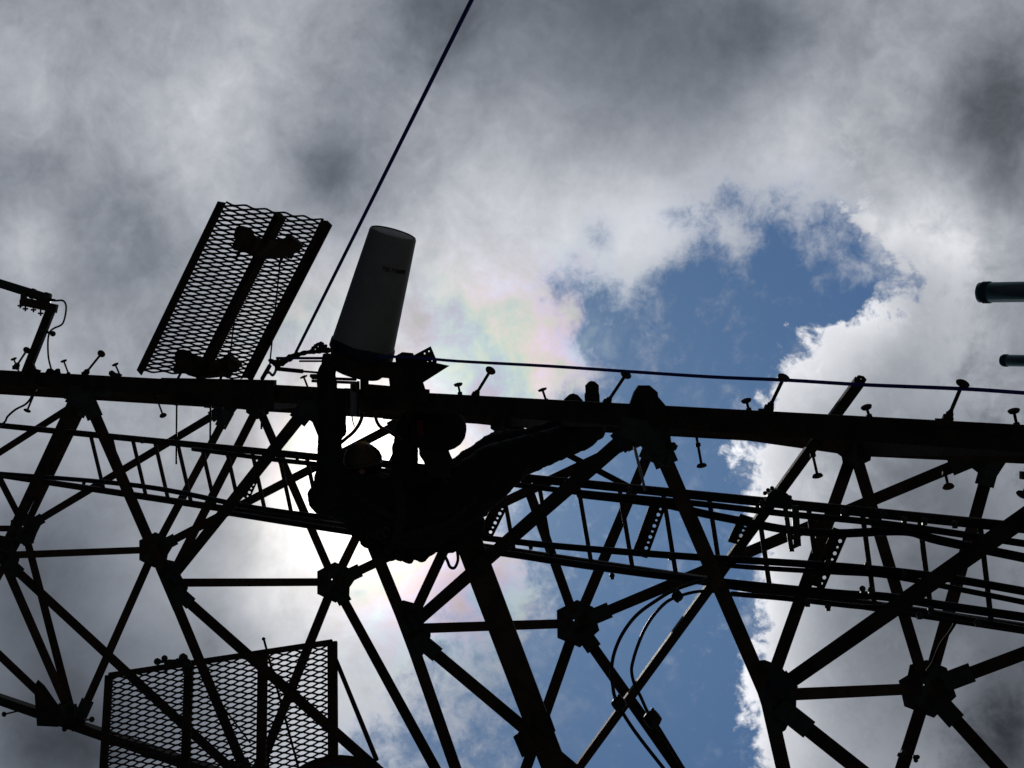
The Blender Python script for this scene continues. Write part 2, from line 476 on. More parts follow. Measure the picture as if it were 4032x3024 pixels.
def side_plate(k):                          # bolted plate beside the horizontal of the near face, braces fan out from it
    C = NN[k]; vd = (C - EYEP).normalized()
    dh = (JN[(1, k)] - JN[(0, k)]).normalized(); dh = (dh - vd * dh.dot(vd)).normalized()
    sd = dh.cross(vd).normalized()
    lower = [JN.get((q, k + 1), LEG[q](lev(k + 1))) for q in (0, 1)]
    if sd.dot((lower[0] + lower[1]) / 2 - C) < 0: sd = -sd
    o = C - vd * .03
    f = lambda a, b: o + dh * a + sd * b
    bm = NB()
    plate(bm, [f(-.26, -.055), f(-.24, .06), f(-.17, .155), f(-.06, .185), f(-.035, .15), f(.03, .155), f(.06, .19), f(.13, .165), f(.25, .05), f(.28, -.055)], .012, (), vd)
    for a, b in ((-.17, .03), (-.10, .04), (-.14, .09), (-.07, .11), (.07, .04), (.14, .04), (.09, .10), (.0, .06), (.19, .02)):
        bolt(bm, f(a, b) - vd * .006, -vd, .0145, .013)
    for T in lower:
        d = (T - C).normalized(); w = perp(d, vd)
        L_ = .36 if T is lower[1] else (.34 if k == 3 else .22)
        beam(bm, o + d * .10 - vd * .014, o + d * L_ - vd * .014, w * .135, vd * .011)
        for q in (.2, .27): 
            if q < L_: bolt(bm, o + d * q + w * .03 - vd * .02, -vd, .013, .012); bolt(bm, o + d * q - w * .03 - vd * .02, -vd, .013, .012)
    return part('gusset_plate', bm, 'galv')
for k in LEVELS:
    kd = (lambda q: JN.get((q, k + 1), LEG[q](lev(k + 1))))
    side_plate(k)
    hub(HN[k], [JN[(1, k)], JN[(2, k)], NN[k], MN[k], kd(1), kd(2)], [kd(1), kd(2)], .01, .225, 2 if k == 1 else 1)
    hub(MN[k], [NN[k], HN[k], JN[(0, k)], JN[(2, k)]], [], .0, .14)
# plates where braces meet a leg
def leg_plate(i, k):
    C = JN[(i, k)]
    vd = (C - EYEP).normalized()
    ax = V((0, 0, 1))
    for j, Nn in (((1, NN), (2, MN)), ((0, NN), (2, HN)), ((0, MN), (1, HN)))[i]:
        T1 = Nn[k]
        T2 = Nn[k - 1] if k - 1 in LEVELS else T1 + V((0, 0, DH))
        bm = NB()
        for T, up in ((T1, 0), (T2, 1)):
            d = (T - C).normalized(); w = perp(d, vd)
            beam(bm, C + d * .10 - vd * .032, C + d * (.35 + .05 * up) - vd * .032, w * .155, vd * .012)
            for s in (.18, .26):
                bolt(bm, C + d * s + w * .03 - vd * .04, -vd, .014, .014)
                bolt(bm, C + d * s - w * .03 - vd * .04, -vd, .014, .014)
        d1 = (T1 - C).normalized(); d2 = (T2 - C).normalized()
        poly = [C + ax * .22, C - ax * .18, C - ax * .09 + d1 * .26, C + d1 * .29, C + d2 * .31 - ax * .05, C + d2 * .28 + ax * .05]
        c0 = sum(poly, V()) / len(poly)
        e1 = perp(vd, V((0, 0, 1))); e2 = vd.cross(e1)
        poly = [p - vd * ((p - C).dot(vd)) for p in poly]
        poly.sort(key=lambda p: math.atan2((p - c0).dot(e2), (p - c0).dot(e1)))
        plate(bm, [p - vd * .016 for p in poly], .012, (), vd)
        part('gusset_plate', bm, 'galv')
for i in range(3):
    for k in LEVELS:
        leg_plate(i, k)

# trapezoid bracket standing on the far side of the near leg
bm = NB()
tr = [(2474, 1606), (2496, 1544), (2514, 1517), (2555, 1517), (2587, 1544), (2589, 1562), (2627, 1606), (2620, 1660), (2480, 1650)]
plate(bm, [P(x, y, .03) for x, y in tr], .10, (), view)
part('leg_bracket', bm)
for (x0, y0, x1, y1) in ((3724, 1770, 3640, 1850), (3000, 1740, 2990, 1745)):
    pass

# step bolts
def step_bolt(hx, hy, bx, by, big, off, base=True):
    bm = NB()
    a, b = P(bx, by, off), P(hx, hy, off - (.07 if big else .045))
    d = (b - a).normalized()
    r = .011 if big else .0085
    rod(bm, a - d * .03, b, r, 10)
    lathe(bm, b - d * .002, d, [(0, r), (.003, .036 if big else .029), (.009, .039 if big else .031), (.013, .034), (.019, .012)], 16)
    if not big:
        lathe(bm, a + d * .012, d, [(0, .019), (.018, .019)], 6)
    if base and big:
        lathe(bm, a - d * .02, d, [(0, .032), (.03, .032), (.032, .022), (.055, .022), (.057, .015), (.07, .015)], 6)
        c = a - d * .02 + V((0, 0, .03))
        beam(bm, c - CU * .03, c + CU * .012, V((0, 0, .075)), view * .05)
    return part('step_bolt', bm)
for h in ((105, 1380, 66, 1440), (398, 1394, 340, 1466), (1930, 1461, 1872, 1556), (2463, 1477, 2390, 1586), (3085, 1490, 3028, 1608), (3789, 1513, 3733, 1646)):
    step_bolt(*h, True, -.02)
for h in ((55, 1416, 72, 1458), (252, 1424, 272, 1478), (455, 1438, 476, 1486), (1197, 1487, 1218, 1540), (1805, 1518, 1813, 1560), (2137, 1538, 2154, 1588), (2940, 1582, 2952, 1626), (3413, 1608, 3427, 1652), (3993, 1623, 4006, 1686)):
    step_bolt(*h, False, .12)
for h in ((108, 1615, 148, 1515), (2618, 1824, 2648, 1760), (4030, 1945, 4060, 1880)):
    step_bolt(*h, True, .0)
for h in ((641, 1633, 612, 1555), (2762, 1829, 2746, 1740), (3218, 1869, 3198, 1780), (3733, 1911, 3719, 1850)):
    step_bolt(*h, False, .16)
for (hx, hy, bx, by) in ((18, 2812, 70, 2800), (256, 2870, 330, 2866), (360, 2833, 300, 2838)):
    bm = NB(); a = at(bx, by, 10.15); b = at(hx, hy, 10.1); d = (b - a).normalized()
    rod(bm, a - d * .05, b, .011); lathe(bm, b, d, [(0, .011), (.004, .034), (.014, .035), (.018, .012)], 14)
    part('step_bolt', bm)

# wide mounting beam across the near face and the long slanting bar
bm = NB()
hb = at(1640, 1590, 8.1)
e = at(2300, 3330, 10.17)
ax = (e - hb).normalized(); w = perp(ax, view)
beam(bm, hb, e, w * .205, w.cross(ax) * .10)
part('mounting_beam', bm)
bm = NB()
plate(bm, [at(x, y, 9.25) for x, y in ((2105, 2815), (2140, 2808), (2160, 2800), (2188, 2878), (2155, 2898), (2120, 2900))], .012, [(at(2152, 2818, 9.25), .014), (at(2170, 2868, 9.25), .014)], view)
plate(bm, [at(x, y, 9.25) for x, y in ((2020, 2900), (2060, 2870), (2120, 2960), (2055, 2982))], .012, (), view)
part('beam_bracket', bm)
bm = NB()
tip = atz(3398, 1483, zl(3398) + 1.35); low = at(2200, 3130, 10.7)
ax = (low - tip).normalized(); w = perp(ax, view)
tip2 = tip + ax * .05
beam(bm, tip2, low, w * .072, w.cross(ax) * .06)
plate(bm, [tip2 + w * .033, tip2 - ax * .04 + w * .03, tip2 - ax * .055, tip2 - ax * .045 - w * .03, tip2 - w * .033, tip2 + ax * .02], .03, [(tip2 - ax * .018, .011)], view)
part('slanting_bar', bm)
bm = NB()
a = MN[2]; angle(bm, a, at(2500, 1930, 9.9), .05, view); part('diagonal', bm)

# ------------------------------------------------------------------ cable ladder inside the tower
DT, DB = 9.55, 9.75
ladder = thing('cable_ladder', 'steel cable ladder with evenly spaced rungs running up inside the tower', 'cable ladder', (at(2342, 1906, DT).x, DT, 0))
T0, T1 = at(0, 1676, DT), at(4032, 2080, DT)
B0, B1 = at(0, 1872, DB), at(4032, 2477, DB)
def along(A, B_, z): return A + (B_ - A) * ((z - A.z) / (B_.z - A.z))
zt, zb = T0.z + 1.2, .3
for A, B_ in ((T0, T1), (B0, B1)):
    bm = NB(); angle(bm, along(A, B_, zt), along(A, B_, zb), .066, view, .01, 1); part('rail', bm, 'steel', ladder)
zr = at(2275, 1899, DT).z
rung_step = .445
zz = zr + rung_step * 17
nr = 0
while zz > .6:
    bm = NB(); angle(bm, along(T0, T1, zz) + view * .015, along(B0, B1, zz) + view * .015, .036, view, .006, 1)
    part('rung', bm, 'steel', ladder); zz -= rung_step
def perf(x0, y0, x1, y1, w, d, n, two=True):
    bm = NB()
    a, b = at(x0, y0, d), at(x1, y1, d + .1)
    ax = (b - a).normalized(); vd = view; wv = perp(ax, vd)
    L = (b - a).length
    hl = []
    for i in range(n):
        s = (i + .7) / (n + .4) * L
        hl.append((a + ax * s + wv * (w * .22), .014 if i % 2 else .009))
    plate(bm, [a - wv * w / 2, a + wv * w / 2, b + wv * w / 2, b - wv * w / 2], .008, hl, vd)
    beam(bm, a - wv * (w * .5 - .01), b - wv * (w * .5 - .01), wv * .012, vd * .05)
    part('perforated_bracket', bm, 'steel', ladder)
perf(2592, 1985, 2518, 2190, .125, 9.5, 9)
perf(1972, 1985, 1905, 2120, .125, 9.5, 7)
perf(3312, 2085, 3215, 2310, .115, 9.5, 9)
perf(1000, 1875, 962, 1960, .11, 9.5, 5)
perf(2940, 2030, 2890, 2140, .10, 9.5, 5)
# clamp on the ladder holding the slanting bar
clampt = thing('bar_clamp', 'lumpy bolted clamp on the ladder top rail holding the slanting bar', 'clamp', at(3070, 1945, 9.4))
bm = NB()
c = at(3065, 1952, 9.42)
plate(bm, [at(x, y, 9.42) for x, y in ((3010, 1975), (3018, 1945), (3040, 1925), (3075, 1925), (3105, 1950), (3114, 1985), (3108, 2000), (3010, 1995))], .12, (), view)
obj('clamp_body', bm, 'galv', clampt)
bm = NB()
for (x, y) in ((3012, 1942), (3024, 1930), (3040, 1922), (3110, 1958), (3115, 1972)):
    ball(bm, at(x, y, 9.38), .016, 8)
obj('clamp_bolts', bm, 'galv', clampt)
bm = NB()
a, b = at(3090, 1990, 9.4), at(3118, 2172, 9.45)
beam(bm, a, b, CR * .035, view * .01); beam(bm, at(3130, 1990, 9.4), at(3140, 2150, 9.45), CR * .05, view * .02)
beam(bm, at(3108, 2160, 9.43), at(3152, 2140, 9.43), CU * .03, view * .02)
for y in (2035, 2058): ball(bm, at(3098, y, 9.36), .014, 8)
obj('hanger_bracket', bm, 'galv', clampt)

# coaxial cables on the ladder
def cable(pts, r, label, name='coaxial_cable', m='cable', group=None, cat='cable'):
    bm = NB(); tube(bm, spline(pts, 6), r, 8)
    return tag(obj(name, bm, m, None, True), label, cat, group)
def lad(lst, d=9.45): return [at(x, y, d) for x, y in lst]
cable(lad([(760, 1768), (1100, 1812), (1500, 1852), (1900, 1893), (2300, 1941), (2700, 1978), (3100, 2024), (3500, 2064), (4100, 2150)]), .025, 'black cable running just under the upper rail of the ladder')
cable(lad([(2280, 1947), (2600, 1984), (2760, 2020), (2900, 2048), (3100, 2086), (3300, 2100), (3560, 2092), (3700, 2128), (4100, 2210)], 9.5), .032, 'sagging black cable below the upper rail near the perforated brackets')
cable(lad([(-60, 1860), (540, 1912), (1000, 1999), (1400, 2052), (2003, 2130), (2400, 2168), (2776, 2196), (3333, 2232), (3700, 2272), (4100, 2340)]), .028, 'upper black cable of the lower rail bundle on the ladder')
cable(lad([(2860, 2226), (2960, 2234), (3100, 2243), (3300, 2254), (3500, 2268), (3800, 2325), (4100, 2385)]), .019, 'thin arched cable between the two lower cables on the ladder')
cable(lad([(900, 2020), (1400, 2098), (1980, 2178), (2230, 2216), (2568, 2262), (2881, 2296), (3288, 2336), (3491, 2350), (3700, 2382), (4100, 2440)], 9.55), .031, 'thick black cable lying along the lower rail of the ladder')
cable(lad([(2881, 2338), (3107, 2358), (3378, 2388), (3600, 2402), (4100, 2492)], 9.6), .020, 'lowest cable under the ladder tied with loose wire')
for i, (x, y) in enumerate(((3480, 2020), (3320, 2012), (3560, 2044), (3640, 2050), (3760, 2062), (3260, 2214), (3560, 2258), (3620, 2420), (3540, 2360), (3000, 1980), (2230, 1900), (2480, 1925), (2090, 2150), (2640, 2190), (1170, 1800), (560, 1735), (470, 1720), (330, 1902), (3850, 2450), (3416, 2224), (3396, 2318), (3428, 2322), (3665, 2400), (2410, 2266), (3260, 2388), (3180, 2372))):
    bm = NB(); c = at(x, y, 9.4); ball(bm, c, .022, 8); beam(bm, c - CU * .03, c + CU * .01, CR * .03, view * .03)
    part('cable_clip', bm, 'galv', ladder)

cable([at(x, y, 9.6 + i * .12) for i, (x, y) in enumerate(((3760, 2455), (3738, 2490), (3708, 2530), (3690, 2565), (3672, 2610), (3650, 2640)))], .010, 'thin cable dropping from the ladder to the lower right hub plate', m='lead')
bm = NB()
a = P(2497, 1755, .15); b = at(2540, 1930, 9.3); rod(bm, a, b, .011)
part('hanger_rod', bm, 'galv')
for x, y in ((3548, 2966), (3606, 2986)):
    bm = NB()
    for q in range(4): ball(bm, at(x + random.uniform(-10, 10), y + random.uniform(-8, 8), 10.45), .018, 8)
    part('cable_clip', bm, 'galv')
bm = NB(); plate(bm, [at(x, y, 10.05) for x, y in ((134, 2702), (150, 2676), (176, 2700), (232, 2780), (300, 2778), (290, 2830), (228, 2862), (146, 2858))], .016, (), view)
part('gusset_plate', bm, 'steel')
# two looping cables in the middle
lp1 = [(2840, 2268), (2720, 2300), (2642, 2330), (2588, 2362), (2520, 2410), (2475, 2459), (2439, 2518), (2416, 2581), (2407, 2645), (2412, 2694), (2428, 2762), (2500, 2880), (2640, 3060)]
lp2 = [(2830, 2330), (2768, 2328), (2724, 2333), (2666, 2350), (2620, 2374), (2570, 2428), (2534, 2487), (2507, 2554), (2491, 2609), (2487, 2645), (2498, 2694), (2521, 2740), (2552, 2807), (2588, 2857), (2633, 2930), (2690, 3024), (2720, 3080)]
def dl(i, n): return 9.5 - .5 * min(1, i / (n * .4))
cable([at(x, y, dl(i, len(lp1))) for i, (x, y) in enumerate(lp1)], .0135, 'left one of two looping cables hanging below the ladder', 'looping_cable')
cable([at(x, y, dl(i, len(lp2))) for i, (x, y) in enumerate(lp2)], .0125, 'right one of two looping cables, running on past the round clamp', 'looping_cable')
def round_clamp(x, y, d, r, axis, label):
    t = thing('cable_clamp', label, 'cable clamp', at(x, y, d))
    bm = NB(); c = at(x, y, d)
    lathe(bm, c - axis * r * .9, axis, [(0, r * .6), (r * .25, r * .95), (r * .9, r), (r * 1.5, r * .95), (r * 1.8, r * .5)], 14)
    obj('clamp_block', bm, 'cable', t)
    bm = NB(); rod(bm, c - CU * r * 1.2, c + CU * r * 1.1, .008); bolt(bm, c + CU * r * 1.05, CU, .014)
    obj('clamp_bolt', bm, 'galv', t)
axd = (at(2700, 3024, 9.) - at(2400, 2640, 9.)).normalized()
round_clamp(2438, 2772, 8.95, .052, axd, 'round cable clamp beside the slanting bar on its left')
round_clamp(2570, 2832, 8.95, .060, axd, 'round black cable clamp on the right looping cable')
round_clamp(2668, 2348, 9.3, .040, (at(2690, 2375, 9.3) - at(2650, 2320, 9.3)).normalized(), 'small cable clamp at the top of the right cable loop')

# ------------------------------------------------------------------ expanded-metal ice shields
def grating(bm, O, U, W_, nrm, swd, lwd, t=.0048, depth=.011):
    lu, lw = U.length, W_.length
    u, w = U.normalized(), W_.normalized()
    nrow = int(lw / (swd / 2)); step = lwd / 2
    for k in range(nrow + 1):
        s0 = k * lw / nrow
        ph = k % 2
        pts = []
        n = int(lu / step) + 1
        for j in range(n + 1):
            x = min(j * step, lu)
            hi = ((j + ph) % 2) * 2 - 1
            y = s0 + hi * (swd * .25 - .0015)
            for dx in (-lwd * .07, lwd * .07):
                xx = x + dx
                if 0 <= xx <= lu:
                    q = O + u * xx + w * y
                    wob = mnoise.noise(q * 6) * .0035
                    sag = mnoise.noise(q * 1.7 + V((9, 0, 0))) * .012
                    pts.append(q + w * wob + u * (mnoise.noise(q * 11) * .006) + nrm * (hi * .003 + sag))
        prev = None
        for p in pts:
            r = [bm.verts.new(p + w * (a * t) + nrm * (b * depth * .5)) for a, b in ((-1, -1), (1, -.4), (1, 1), (-1, .4))]
            if prev:
                for i in range(4): bm.faces.new((prev[i], prev[(i + 1) % 4], r[(i + 1) % 4], r[i]))
            else: bm.faces.new(r[::-1])
            prev = r
        bm.faces.new(prev)
# upper shield: slopes down away from the tower
C0, C1, C2, C3 = [V(c) + EYEP for c in ((1.41, 7.63, 11.11), (1.38, 8.81, 11.25), (-.02, 8.68, 12.21), (0.0, 7.53, 12.09))]
U_ = C1 - C0; W_ = (C3 - C0)
nrm = U_.cross(W_).normalized()
if nrm.z < 0: nrm = -nrm
us = thing('ice_shield', 'tilted expanded-metal ice shield sticking out above the white radome', 'ice shield', (C0 + C1 + C2 + C3) / 4)
bm = NB(); grating(bm, C0 + U_ * .02, U_ * .96, W_, nrm, .0475, .225, .0086); obj('grating', bm, 'grate', us)
uu, ww = U_.normalized(), W_.normalized()
for s, sg in ((0, 1), (1, -1)):
    bm = NB(); a = C0 + U_ * s; b = a + W_ * 1.0
    beam(bm, a, b, uu * .075, nrm * .012); beam(bm, a - uu * sg * .038 - nrm * .03, b - uu * sg * .038 - nrm * .03, uu * .012, nrm * .075)
    obj('side_channel', bm, 'steel', us)
bm = NB(); a = C0 + U_ * .52 - nrm * .05; b = a + W_ * 1.0
beam(bm, a, b, uu * .085, nrm * .07); obj('centre_arm', bm, 'steel', us)
def lump(bm, Ctr, n, sp, seed):
    rnd = random.Random(seed)
    for _ in range(n):
        c = Ctr + uu * rnd.uniform(-sp, sp) + ww * rnd.uniform(-.05, .05) - nrm * rnd.uniform(.03, .12)
        beam(bm, c - uu * .05, c + uu * .05, ww * rnd.uniform(.04, .08), nrm * rnd.uniform(.04, .07))
def saddle(f, g, nm):
    bm = NB(); c = C0 + U_ * .5 + W_ * f - nrm * .08
    # arched saddle clamp: thick arc spanning the arm
    arc = [c + uu * (g * cos(a)) + ww * (g * .45 * sin(a) - .05) for a in [pi * i / 12 for i in range(13)]]
    tube(bm, arc, .085, 8)
    lump(bm, c, 5, g * .8, int(f * 100))
    for s in (-1, 1):
        e = c + uu * s * g
        beam(bm, e, e + ww * .13 + uu * s * .01, uu * .05, nrm * .05)
        rod(bm, e + ww * .02 - uu * s * .06, e + ww * .22 - uu * s * .05, .012)
    obj(nm, bm, 'steel', us)
saddle(.14, .30, 'saddle_clamp')
saddle(.885, .29, 'saddle_clamp')
bm = NB()
for x0, y0, x1, y1 in ((1105, 1010, 1060, 1455), (930, 1200, 895, 1490)):
    rod(bm, atz(x0, y0, zl(780) - .15), atz(x1, y1, zl(780) - .2), .007)
rod(bm, atz(1062, 1440, zl(1000) - .1), atz(1032, 1492, zl(1000)), .018)
obj('tie_rod', bm, 'steel', us)
bm = NB()
for y0, y1, o in ((1490, 1586, -.10),):
    beam(bm, P(662, 1537, o), P(1080, 1566, o), CU * px(98, zl(870)), view * .03)
    beam(bm, P(640, 1498, .02), P(1085, 1508, .02), CU * .05, view * .12)
obj('mount_channel', bm, 'steel', us)
for (x, y, x1, y1) in ((696, 1585, 694, 1828), (829, 1585, 827, 1766), (1031, 1620, 1029, 1690), (870, 1600, 884, 1680), (1020, 1615, 1003, 1560)):
    bm = NB()
    rod(bm, P(x, y, -.12), P(x1, y1, -.12), .0085)
    lathe(bm, P(x, y + 12, -.12), CU, [(0, .02), (.02, .02)], 6)
    obj('threaded_rod', bm, 'galv', us)

# lower shield
D0, D1, D2, D3 = [V(c) + EYEP for c in ((-3.22, 9.03, 14.89), (-2.77, 10.62, 13.17), (-4.33, 10.14, 12.56), (-4.57, 8.64, 14.31))]
ls = thing('ice_shield', 'framed expanded-metal ice shield at the lower left with two dark bars across it', 'ice shield', (D0 + D1 + D2 + D3) / 4)
U2 = at(1312, 2533, D1.y) - at(432, 2665, D0.y); U2 = D1 - D0
W2 = D3 - D0
n2 = U2.cross(W2).normalized()
bm = NB(); grating(bm, D0, U2, W2, n2, .060, .187, .0090, .012); obj('grating', bm, 'grate', ls)
u2, w2 = U2.normalized(), W2.normalized()
for f, wd, nm in ((.0, .075, 'side_bar'), (.36, .09, 'cross_bar'), (.69, .10, 'cross_bar'), (1.0, .10, 'side_bar')):
    bm = NB(); a = D0 + U2 * f - n2 * .03; beam(bm, a, a + W2 * 1.02, u2 * wd, n2 * .05); obj(nm, bm, 'steel', ls)
bm = NB(); beam(bm, D0 - n2 * .03, D1 - n2 * .03, w2 * .05, n2 * .05); obj('edge_bar', bm, 'steel', ls)
bm = NB()
for (x, y, r) in ((620, 2605, .04), (648, 2592, .035), (668, 2612, .045), (700, 2602, .03), (722, 2590, .05), (735, 2610, .05)):
    d = D0.y + .42; c = at(x, y, d); ball(bm, c, r, 8)
rod(bm, at(612, 2606, D0.y + .42), at(740, 2600, D0.y + .42), .018)
for x in (650, 722): rod(bm, at(x, 2584, D0.y + .42), at(x + 4, 2650, D0.y + .42), .016)
obj('bolted_clamp', bm, 'galv', ls)
bm = NB()
rod(bm, at(1038, 2514, 9.9), at(1185, 3060, 9.5), .012); ball(bm, at(1038, 2516, 9.9), .02, 8)
rod(bm, at(845, 2740, 10.), at(985, 2925, 10.), .009)
rod(bm, at(1315, 2580, D1.y), at(1482, 2990, 10.0), .024)
obj('stay_rod', bm, 'steel', ls)

# drum antenna whose rim rises at the bottom edge
drum = thing('drum_antenna', 'dark rounded drum antenna just showing at the bottom edge beside the mesh panel', 'antenna', at(1300, 3230, 9.8))
bm = NB(); c = at(1330, 3275, 9.8)
axis = (c - EYEP).normalized()
lathe(bm, c - axis * .14, axis, [(0, .45), (.02, .66), (.05, .715), (.30, .715), (.34, .66)], 40)
obj('drum_shell', bm, 'steel', drum, False)
bm = NB(); ball(bm, c - axis * .13, .62, 24, Matrix.Identity(4)); 
for v in bm.verts:
    q = v.co - (c - axis * .13); v.co -= axis * q.dot(axis) * .82
obj('radome_cover', bm, 'fibre', drum, True)

# ------------------------------------------------------------------ white radome antenna
ZA = zl(1420)
base = atz(1422, 1388, ZA - .05); tipr = atz(1549, 915, ZA - .29)
ax = (tipr - base).normalized(); LR = (tipr - base).length
ant = thing('radome_antenna', 'pale tapered tub-shaped radome antenna with small dark lettering, held out from the tower', 'antenna', base)
r0 = px(125, ZA); r1 = px(95, ZA - .29)
bm = NB()
lathe(bm, base, ax, [(0, r0 * .98), (.02, r0), (LR * .25, r0 + (r1 - r0) * .25), (LR * .6, r0 + (r1 - r0) * .6), (LR - .05, r1 * 1.01), (LR - .018, r1), (LR - .004, r1 * .965), (LR, r1 * .92)], 64, True, False)
for v in list(bm.verts): pass
obj('shell', bm, 'radome', ant, True)
bm = NB(); lathe(bm, base + ax * (LR - .012), ax, [(0, r1 * .915), (.004, r1 * .91), (.006, r1 * .86)], 64); obj('end_cap', bm, 'radome', ant, True)
# lettering: two short groups of characters round the shell
ux = perp(ax, V((0, 0, 1))); uy = ax.cross(ux)
toc = (EYEP - base).normalized()
tc_ = (toc - ax * toc.dot(ax)).normalized(); tr_ = ax.cross(tc_).normalized()
if tr_.dot(CR) < 0: tr_ = -tr_
bm = NB()
sL = LR * .745; rr = r0 + (r1 - r0) * .745
rnd = random.Random(3)
ang = radians(-2); h = .030
for grp in (3, 7):
    for ch in range(grp):
        wch = .0135 / rr
        strokes = rnd.choice([[(0, 0, .25, 1), (.75, 0, 1, 1), (0, .8, 1, 1)], [(0, 0, .25, 1), (0, .8, 1, 1), (0, .4, .8, .6)], [(.35, 0, .62, 1), (0, .8, 1, 1)], [(0, 0, .25, 1), (.75, 0, 1, 1), (.25, .3, .75, .7)], [(0, 0, .25, 1), (0, 0, 1, .2), (0, .8, 1, 1), (.75, 0, 1, 1)]])
        for (a0, b0, a1, b1) in strokes:
            q = []
            for dr in (-.002, .003):
                for (aa, bb) in ((a0, b0), (a1, b0), (a1, b1), (a0, b1)):
                    th_ = ang + aa * wch
                    q.append(base + ax * (sL + (bb - .5) * h) + (tc_ * cos(th_) + tr_ * sin(th_)) * (rr + dr + .0005))
            hexa(bm, q)
        ang += .0185 / rr
    ang += .016 / rr
obj('lettering', bm, 'ink', ant)
bm = NB(); lathe(bm, base - ax * .005, ax, [(0, r0 * 1.01), (.005, r0 * 1.03), (.075, r0 * 1.02), (.08, r0 * .99)], 48)
for v in bm.verts:
    q = v.co - base; s = q.dot(ax)
    if s > .05: v.co += ax * .03 * mnoise.noise(q * 5)
obj('base_wrap', bm, 'tape', ant, True)
bm = NB()
lathe(bm, base - ax * .16, ax, [(0, r0 * .8), (.02, r0 * .86), (.1, r0 * .92), (.15, r0 * .99)], 40)
obj('base_pan', bm, 'steel', ant)

# mount between the radome and the leg
mnt = thing('antenna_mount', 'dark angled mounting bracket with drilled corner plate between radome and tower leg', 'bracket', P(1560, 1480))
bm = NB()
plate(bm, [P(x, y, -.08) for x, y in ((1556, 1402), (1584, 1386), (1626, 1390), (1630, 1398), (1696, 1363), (1720, 1420), (1718, 1440), (1560, 1440))], .014, [(P(1689, 1383, -.08), .0085), (P(1672, 1392, -.08), .0085), (P(1684, 1427, -.08), .0095), (P(1701, 1421, -.08), .005)], view)
obj('corner_plate', bm, 'steel', mnt)
bm = NB()
plate(bm, [P(x, y, -.05) for x, y in ((1420, 1425), (1700, 1425), (1770, 1440), (1666, 1506), (1682, 1555), (1540, 1560), (1532, 1490), (1488, 1486), (1420, 1470))], .05, [(P(1493, 1477, -.05), .006)], view)
obj('mount_plate', bm, 'steel', mnt)
bm = NB()
a = P(1500, 1520, .0); beam(bm, P(1425, 1535, -.02), P(1690, 1560, -.02), CU * .10, view * .16)
beam(bm, P(1435, 1485, 0), P(1435, 1560, 0), CR * .06, view * .08)
beam(bm, P(1600, 1440, 0), P(1600, 1620, 0), CR * .20, view * .10)
obj('clamp_block', bm, 'steel', mnt)
bm = NB()
for y, y1 in ((1488, 1494), (1500, 1507)): rod(bm, P(1230, y, -.05), P(1400, y1, -.05), .012)
rod(bm, P(1225, 1480, -.07), P(1262, 1480, -.07), .016)
obj('threaded_rod', bm, 'galv', mnt)

# grey box hanging by the leg with its two leads
gbx = thing('junction_box', 'small pale grey box strapped to the leg between the climbing worker\'s arms', 'box', P(1396, 1570, -.2))
bm = NB(); c0, c1 = P(1396, 1503, -.2), P(1396, 1640, -.2)
beam(bm, c0, c1, CR * px(30, ZA), view * .05); obj('enclosure', bm, 'box', gbx)
bm = NB(); beam(bm, P(1410, 1500, -.19), P(1412, 1642, -.19), CR * .018, view * .06); beam(bm, P(1380, 1527, -.22), P(1398, 1527, -.22), CU * .05, view * .05)
obj('mounting_strip', bm, 'steel', gbx)
bm = NB(); rod(bm, P(1358, 1534, -.22), P(1400, 1536, -.22), .012); rod(bm, P(1366, 1546, -.22), P(1366, 1600, -.22), .006); obj('strap_screw', bm, 'galv', gbx)
cable([P(x, y, -.15) for x, y in ((1428, 1625), (1421, 1655), (1408, 1680), (1388, 1705), (1358, 1730), (1335, 1750))], .014, 'short brown lead hanging from the grey box down to the raised arm', 'lead_cable', 'brown')
cable([P(x, y, -.15) for x, y in ((1386, 1640), (1390, 1662), (1396, 1680))], .005, 'hair-thin lead under the grey box', 'lead_cable', 'brown')
cable([P(x, y, -.1) for x, y in ((1478, 1615), (1479, 1640), (1485, 1662), (1500, 1682), (1535, 1702), (1580, 1730))], .013, 'curved brown lead right of the grey box going to the gloved hand', 'lead_cable', 'brown')

# ------------------------------------------------------------------ ropes and rigging
def rope(pts, r, label, name='rope', m='rope'):
    bm = NB(); tube(bm, pts, r, 8, .0)
    return tag(obj(name, bm, m, None, True), label, 'rope')
a = P(1160, 1398, -.05); b = at(1857, 0, 5.8)
far = a + (b - a) * ((a.z - .03) / (a.z - b.z))   # on down to the ground crew
n = 60
rope([a + (far - a) * (i / n) - V((0, 0, 1)) * .12 * (i / n) * (1 - i / n) * 0 for i in range(n + 1)], .0125, 'taut navy tag line running from the radome sling to the top of the picture')
hl = [(1090, 1410), (1300, 1410), (1500, 1405), (1640, 1408), (1800, 1422), (2150, 1441), (2463, 1462), (2800, 1484), (3100, 1497), (3400, 1515), (3789, 1531), (4032, 1547)]
pts = [P(x, y, -.10) for x, y in hl]
drop = pts[-1].copy(); drop.z = .05; drop = V((pts[-1].x + .1, pts[-1].y - .4, .05))
rope(spline(pts, 5) + [pts[-1] + (drop - pts[-1]) * (i / 20) for i in range(1, 21)], .0115, 'dark blue haul line hanging down alongside the near leg past the step bolts')
sl_ = thing('sling', 'bunched webbing sling with steel hooks tied round the radome base', 'sling', P(1180, 1410))
bm = NB()
